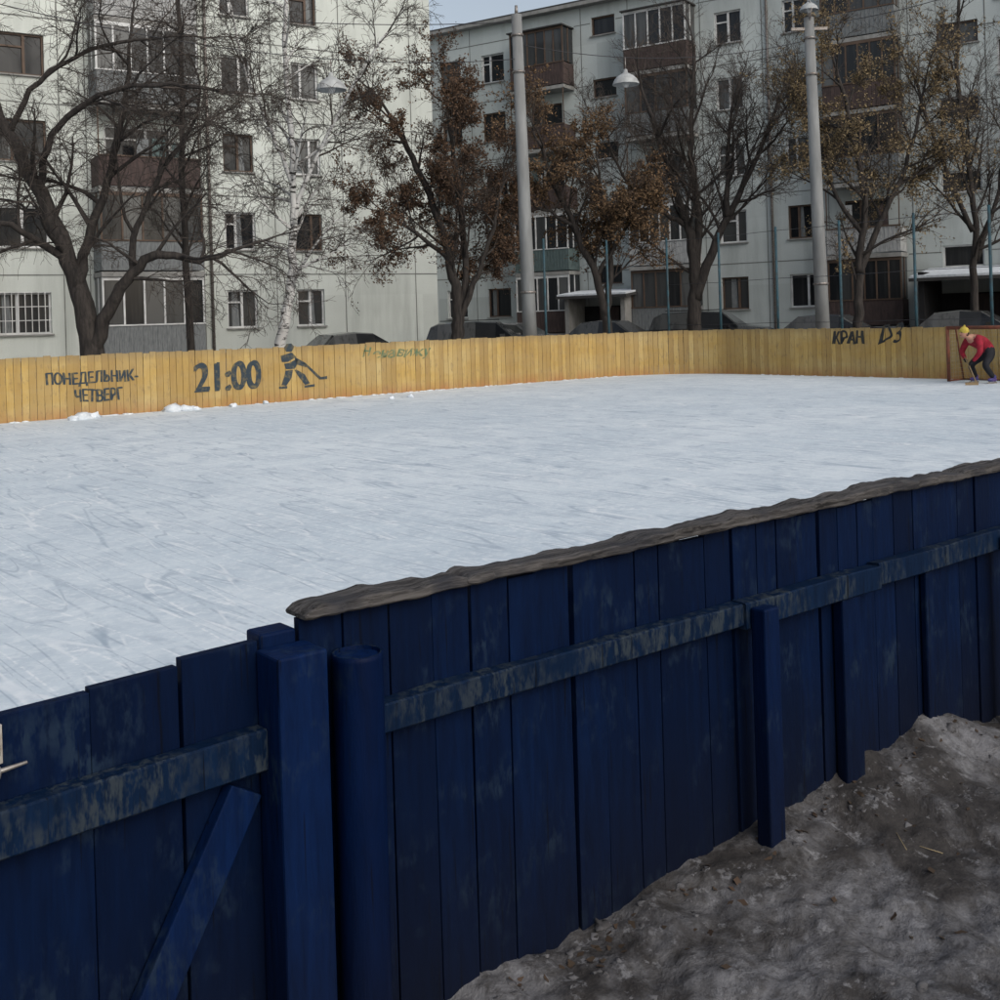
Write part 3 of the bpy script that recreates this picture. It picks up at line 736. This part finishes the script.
hs2.box(-.02,.26,-.012,.012,0,.065,'wood',Matrix.Translation((.48,.50,.0))@Matrix.Rotation(R(-25),4,'Z')); hs2.obj('hockey_stick',pl)

# ---------------------------------------------------------------- courtyard drive and cars
rd=MB(); rr=math.atan2(-.54,.84)
rd.box(-9.5,40,-13.5,-4.6,-.1,.12,'asphalt'); rd.box(-9.5,40,-13.65,-13.503,-.1,.16,'concrete'); rd.box(-9.5,40,-4.597,-4.45,-.1,.22,'concrete')
rd.obj('courtyard_drive',rot=rr,loc=(2.2,53,0))
def car(loc,rot,col,kind='sedan',L=4.4):
    key='carpaint_%d'%len(M); m_,nt_,b_=newmat(key); b_.inputs['Roughness'].default_value=.25; b_.inputs['Coat Weight'].default_value=.5
    f=noi(nt_,coords(nt_),4,4,.7); nt_.links.new(mixc(nt_,ramp(nt_,f,.4,.8,0,.4),col,(.10,.095,.09)),b_.inputs['Base Color']); M[key]=m_
    e=empty('parked_car',rot,loc); s=L/4.4
    if kind=='sedan': prof=[(-2.2,.35,.35,.72),(-2.1,.3,.3,.86),(-1.5,.28,0,.94),(-1.0,.25,0,1.36),(-.2,.25,0,1.43),(.45,.25,0,1.38),(1.15,.25,0,.95),(1.9,.28,0,.84),(2.15,.3,0,.70),(2.2,.35,0,.5)]
    else: prof=[(-2.2,.45,0,.9),(-2.15,.42,0,1.05),(-2.0,.4,0,1.5),(-1.7,.4,0,1.62),(-.3,.4,0,1.66),(.45,.4,0,1.62),(1.05,.4,0,1.14),(1.9,.42,0,1.02),(2.15,.42,0,.85),(2.2,.5,0,.6)]
    belt=.92 if kind=='sedan' else 1.08
    b=MB(); rings=[]
    for (x,zb,_,zt) in prof:
        hw=.86 if abs(x)<1.9 else .76
        zm=min(zt,belt); tw=hw-(zt-zm)*.42 if zt>belt else hw-.06
        zz=[(hw-.06,zb),(hw,zb+.12),(hw,(zb+zm)/2),(hw-.02,zm-.02),(tw,zt-.02 if zt>zm else zm),(tw-.12,zt+.02)]
        rings.append([V((x*s,y,z)) for y,z in zz]+[V((x*s,-y,z)) for y,z in reversed(zz)])
    for a in range(len(rings)-1):
        n=len(rings[0])
        for q in range(n):
            k=key; zt0,zt1=prof[a][3],prof[a+1][3]
            if q in (3,7) and min(zt0,zt1)>belt-.01 and max(zt0,zt1)>belt+.3: k='glass'
            if q in(4,5,6) and abs(zt0-zt1)>.3: k='glass'
            b.face([rings[a][q],rings[a][(q+1)%n],rings[a+1][(q+1)%n],rings[a+1][q]],k)
    b.face(list(reversed(rings[0])),key); b.face(rings[-1],key)
    b.obj('body',e)
    d=MB()
    for sy in (-1,1):
        d.box(.62,.80,sy*.93-.08,sy*.93+.08,belt,belt+.13,key)
        d.box(2.19*s,2.215*s,sy*.6-.16,sy*.6+.16,.62,.76,'wframe'); d.box(-2.215*s,-2.19*s,sy*.62-.13,sy*.62+.13,.62,.80,'red')
        if kind!='sedan': d.box(-1.6,.4,sy*.55-.02,sy*.55+.02,1.70,1.73,'tire')
    d.box(2.19*s,2.23*s,-.7,.7,.36,.48,'tire'); d.box(-2.23*s,-2.19*s,-.7,.7,.36,.48,'tire'); d.obj('trim',e)
    wv=MB()
    for x in (-1.35,1.38):
        for sy in (-1,1):
            c=V((x*s,sy*.80,.33)); dy=V((0,.11*sy,0)); wv.tube([c-dy,c-dy*.8,c+dy*.8,c+dy],[.28,.33,.33,.28],18,'tire'); wv.tube([c+dy*1.0,c+dy*1.05],[.19,.15],12,'steel')
    wv.obj('wheels',e)
ra=rr
car((7.7,40.5,.12),ra+.15,(.008,.010,.014),'suv',4.5); car((11.4,38.5,.12),ra,(.015,.018,.028)); car((4.3,43.2,.12),ra,(.03,.035,.04)); car((-.5,40.5,0),R(-8),(.05,.055,.06),'suv',4.3); car((-4.9,37.2,0),R(33),(.02,.02,.025)); car((.6,45.6,.12),ra,(.20,.20,.20)); car((15.2,36.2,.12),ra,(.02,.02,.02))

# ---------------------------------------------------------------- trees
class Tree:
    def __init__(s,seed,bark,twig,leaf=None,leafn=0,leafs=.05,up=.15,wander=.25,droop=0,leafclump=None,counts=(7,6,5)):
        s.r=random.Random(seed); s.m=MB(); s.bark=bark; s.twig=twig; s.leaf=leaf; s.leafn=leafn; s.ls=leafs; s.up=up; s.wander=wander; s.droop=droop; s.clump=leafclump; s.seed=seed; s.counts=dict(zip((1,2,3),counts))
    def rv(s): g_=s.r.gauss; return V((g_(0,1),g_(0,1),g_(0,1)))
    def limb(s,pts,r0,r1,kids,lv=1,klen=2.2,sides=9,start=.3):
        P=[V(p) for p in pts]; out=[]
        for i in range(len(P)-1):
            a=P[max(i-1,0)];b=P[i];c=P[i+1];d=P[min(i+2,len(P)-1)]
            for q in range(5):
                t=q/5; out.append(.5*((2*b)+(c-a)*t+(2*a-5*b+4*c-d)*t*t+(3*b-a-3*c+d)*t**3)+s.rv()*.025)
        out.append(P[-1]); n=len(out); rad=[r0+(r1-r0)*(i/(n-1))**.8 for i in range(n)]
        s.m.tube(out,rad,sides,s.bark)
        s.kids(out,rad,kids,lv,klen,start)
    def kids(s,pts,rad,k,lv,klen,start):
        n=len(pts)
        for q in range(k):
            t=start+(1-start)*(q+s.r.random())/k; i=min(n-2,int(t*(n-1))); fr_=t*(n-1)-i; p=pts[i].lerp(pts[i+1],min(1,fr_))
            d=(pts[i+1]-pts[i]).normalized(); side=s.rv(); side-=d*side.dot(d); side.normalize()
            an=s.r.uniform(.5,1.15); nd=d*math.cos(an)+side*math.sin(an); nd.z+=s.up*s.r.random(); nd.normalize()
            s.grow(p,nd,klen*s.r.uniform(.55,1.15)*(1.15-.4*t),min(rad[i]*.62,.008+klen*.020),lv)
        if k: s.grow(pts[-1],(pts[-1]-pts[-2]).normalized(),klen*.8,rad[-1]*.9,lv)
    def grow(s,p,d,L,r,lv):
        n=6 if lv<=2 else 3; pts=[p.copy()]; rad=[r]; tipr=max(.0035,r*.25)
        for i in range(n):
            d=d+s.rv()*s.wander*(.5 if lv<3 else .7)*.55; d.z+=s.up*.25-s.droop*(i/n)*(1 if lv>1 else .3)
            d.normalize(); p=p+d*(L/n); pts.append(p); rad.append(r+(tipr-r)*(i+1)/n)
        s.m.tube(pts,rad,5 if lv==1 else (4 if lv==2 else 3),s.bark if r>.03 else s.twig,cap=False)
        if lv<4:
            s.kids2(pts,rad,s.counts[lv],lv+1,L*.57)
        if s.leaf and lv>=3:
            c=pts[-1]; dens=noise.noise(V(c)*.55+V((s.seed,0,0)))+.5*noise.noise(V(c)*1.4)
            if s.clump is None or dens>s.clump:
                for q in range(s.leafn):
                    a=pts[s.r.randrange(1,len(pts))]+s.rv()*.05; l=s.ls*s.r.uniform(.6,1.3); u=s.rv().normalized()*l; v_=u.cross(s.rv()).normalized()*l*.5
                    s.m.face([a-u,a-v_,a+u,a+v_],s.leaf)
    def kids2(s,pts,rad,k,lv,klen):
        n=len(pts)
        for q in range(k):
            t=.2+.8*(q+s.r.random())/k; i=min(n-2,int(t*(n-1))); p=pts[i].lerp(pts[i+1],min(1,t*(n-1)-i)); d=(pts[i+1]-pts[i]).normalized(); side=s.rv(); side-=d*side.dot(d); side.normalize()
            an=s.r.uniform(.45,1.0); nd=d*math.cos(an)+side*math.sin(an); nd.normalize()
            s.grow(p,nd,klen*s.r.uniform(.6,1.2),max(.0055,min(rad[i]*.65,klen*.015)),lv)
    def done(s,name,loc): return s.m.obj(name,loc=loc)

t=Tree(1,'bark','twig',up=.12,wander=.55,droop=.28)
t.limb([(0,0,-.1),(.02,0,1.0),(-.12,0,2.1),(-.5,.1,3.4),(-1.15,.2,5.0),(-1.85,.2,6.4),(-2.5,.2,8.2)],.34,.10,9,klen=3.0,sides=12,start=.4)
t.limb([(.02,-.02,1.2),(.35,-.1,2.0),(.95,-.2,2.9),(1.7,-.3,3.45),(2.6,-.2,3.3),(3.3,0,3.5)],.20,.05,7,klen=2.2,start=.35)
t.limb([(-.3,0,2.7),(.0,.3,4.2),(.5,.6,6.0),(.8,.8,8.2)],.15,.05,8,klen=2.9)
t.limb([(1.1,-.2,3.05),(1.0,.1,3.9),(1.5,.4,5.2),(2.4,.5,6.6)],.10,.04,7,klen=2.4)
t.limb([(-1.15,.2,5.0),(-.6,-.4,6.2),(.6,-.8,7.0),(2.0,-1.0,7.2),(3.4,-1.0,7.0)],.10,.03,9,klen=2.2)
t.limb([(-.5,.1,3.4),(-1.3,-.5,4.0),(-2.4,-1,4.6)],.12,.04,5,klen=2.2)
t.limb([(-1.85,.2,6.4),(-1.0,0,7.6),(.4,.2,8.4),(2.2,.3,8.6)],.08,.03,8,klen=2.2)
t.done('elm_tree',(-9.5,26,0))
t=Tree(2,'birch','twig',up=.25,wander=.4,droop=.38)
t.limb([(0,0,-.1),(.05,0,1.3),(.28,0,2.6),(.42,.05,4.2),(.42,.1,5.6),(.35,.1,8.3),(.4,.1,11.2)],.17,.04,18,klen=2.1,start=.33,sides=12)
t.limb([(.40,0,4.3),(.75,.1,5.4),(1.7,.1,7.2),(2.9,.1,9.0)],.07,.025,8,klen=1.8)
t.limb([(.42,0,5.2),(-.1,.1,6.6),(-.7,.1,8.2),(-1.1,.1,10)],.065,.02,8,klen=1.8)
t.done('birch_tree',(-5.5,28,0))
t=Tree(3,'bark','twig',up=.2,wander=.3,droop=.2,counts=(6,5,4))
t.limb([(0,0,-.1),(.02,0,3),(-.03,0,6),(.04,0,9.5),(0,0,14)],.12,.05,20,klen=1.7,start=.25)
t.done('birch_tree',(-8.35,30,0))
t=Tree(4,'bark','twigr','rust',5,.045,up=.2,wander=.45,droop=.15,leafclump=-.3)
t.limb([(0,0,-.1),(.02,0,1.4),(.1,0,2.3),(-.15,0,3.6),(-.55,0,5.2),(-1.3,0,7.0),(-1.8,0,8.0)],.24,.06,12,klen=2.2,sides=10)
t.limb([(.05,0,1.8),(.35,.1,3.0),(.25,.3,5.0),(.05,.3,7.2),(-.1,.3,8.4)],.15,.04,13,klen=2.0)
t.limb([(.1,0,1.6),(.5,-.1,2.6),(1.0,-.2,3.8),(1.35,-.2,5.0),(1.6,-.2,6.2)],.12,.035,10,klen=1.8)
t.limb([(-.15,0,3.6),(-1.1,-.3,4.4),(-2.1,-.4,5.1)],.09,.03,8,klen=1.9)
t.done('elm_tree',(-1.35,34,0))
t=Tree(5,'bark','twigr','brown',4,.05,up=.2,wander=.45,droop=.12,leafclump=-.2)
t.limb([(0,0,-.1),(-.05,0,1.5),(-.4,0,3.0),(-1.0,0,4.6),(-1.7,0,6.2),(-2.1,0,7.4)],.19,.05,12,klen=2.1)
t.limb([(-.1,0,1.7),(.1,0,3.2),(0,0,4.8),(-.2,0,6.6)],.13,.04,10,klen=1.9)
t.limb([(-.4,0,3.0),(.4,-.2,4.2),(.9,-.2,5.4)],.08,.03,7,klen=1.5)
t.limb([(-1.0,0,4.6),(-2.0,-.2,5.2),(-2.9,-.2,5.4)],.07,.03,7,klen=1.5)
t.done('elm_tree',(3.5,36,0))
t=Tree(6,'bark','twig',up=.3,wander=.45)
t.limb([(0,0,-.1),(.02,0,1.5),(.1,0,3.2),(-.1,0,4.6),(-.6,0,6.2),(-1.3,0,8.6)],.30,.07,10,klen=2.6,sides=10)
t.limb([(.1,0,3.0),(.25,.1,5.0),(.1,.2,7.5),(.3,.2,10.2)],.18,.05,12,klen=2.5)
t.limb([(.05,0,2.2),(.6,-.1,3.6),(1.2,-.1,4.9),(2.1,-.1,6.6),(3.0,0,8.6)],.20,.05,12,klen=2.6)
t.limb([(1.2,-.1,4.9),(1.3,.2,6.6),(1.6,.3,8.8)],.12,.04,8,klen=2.2)
t.limb([(-.1,0,4.6),(-1.1,-.3,5.2),(-2.2,-.4,6.2),(-2.8,-.4,7.8)],.10,.03,8,klen=2.0)
t.done('elm_tree',(6.4,37,0))
t=Tree(7,'bark','twig','tan',4,.045,up=.2,wander=.4,droop=.12,leafclump=-.12)
t.limb([(0,0,-.1),(.05,0,1.6),(.1,0,3.0),(.3,0,5.0),(.0,0,7.2),(-.4,0,9)],.18,.05,11,klen=2.3)
t.limb([(.1,0,2.8),(.7,0,4.2),(1.6,0,6.0),(2.2,0,8.2)],.12,.04,10,klen=2.2)
t.limb([(.2,0,4.0),(-.6,0,5.4),(-1.2,0,7.6)],.09,.03,7,klen=1.9)
t.done('elm_tree',(10.85,34,0))
t=Tree(8,'bark','twig',up=.3,wander=.35)
t.limb([(0,0,-.1),(.02,0,2.5),(.1,0,5.0),(-.3,0,8.0),(-.2,0,12)],.16,.05,16,klen=2.7)
t.limb([(.1,0,3.2),(.9,0,5.5),(1.6,0,9)],.10,.04,9,klen=2.3)
t.limb([(.05,0,4.2),(-.9,0,6.5),(-1.8,0,9.5)],.10,.04,9,klen=2.3)
t.done('elm_tree',(15.9,37.5,0))
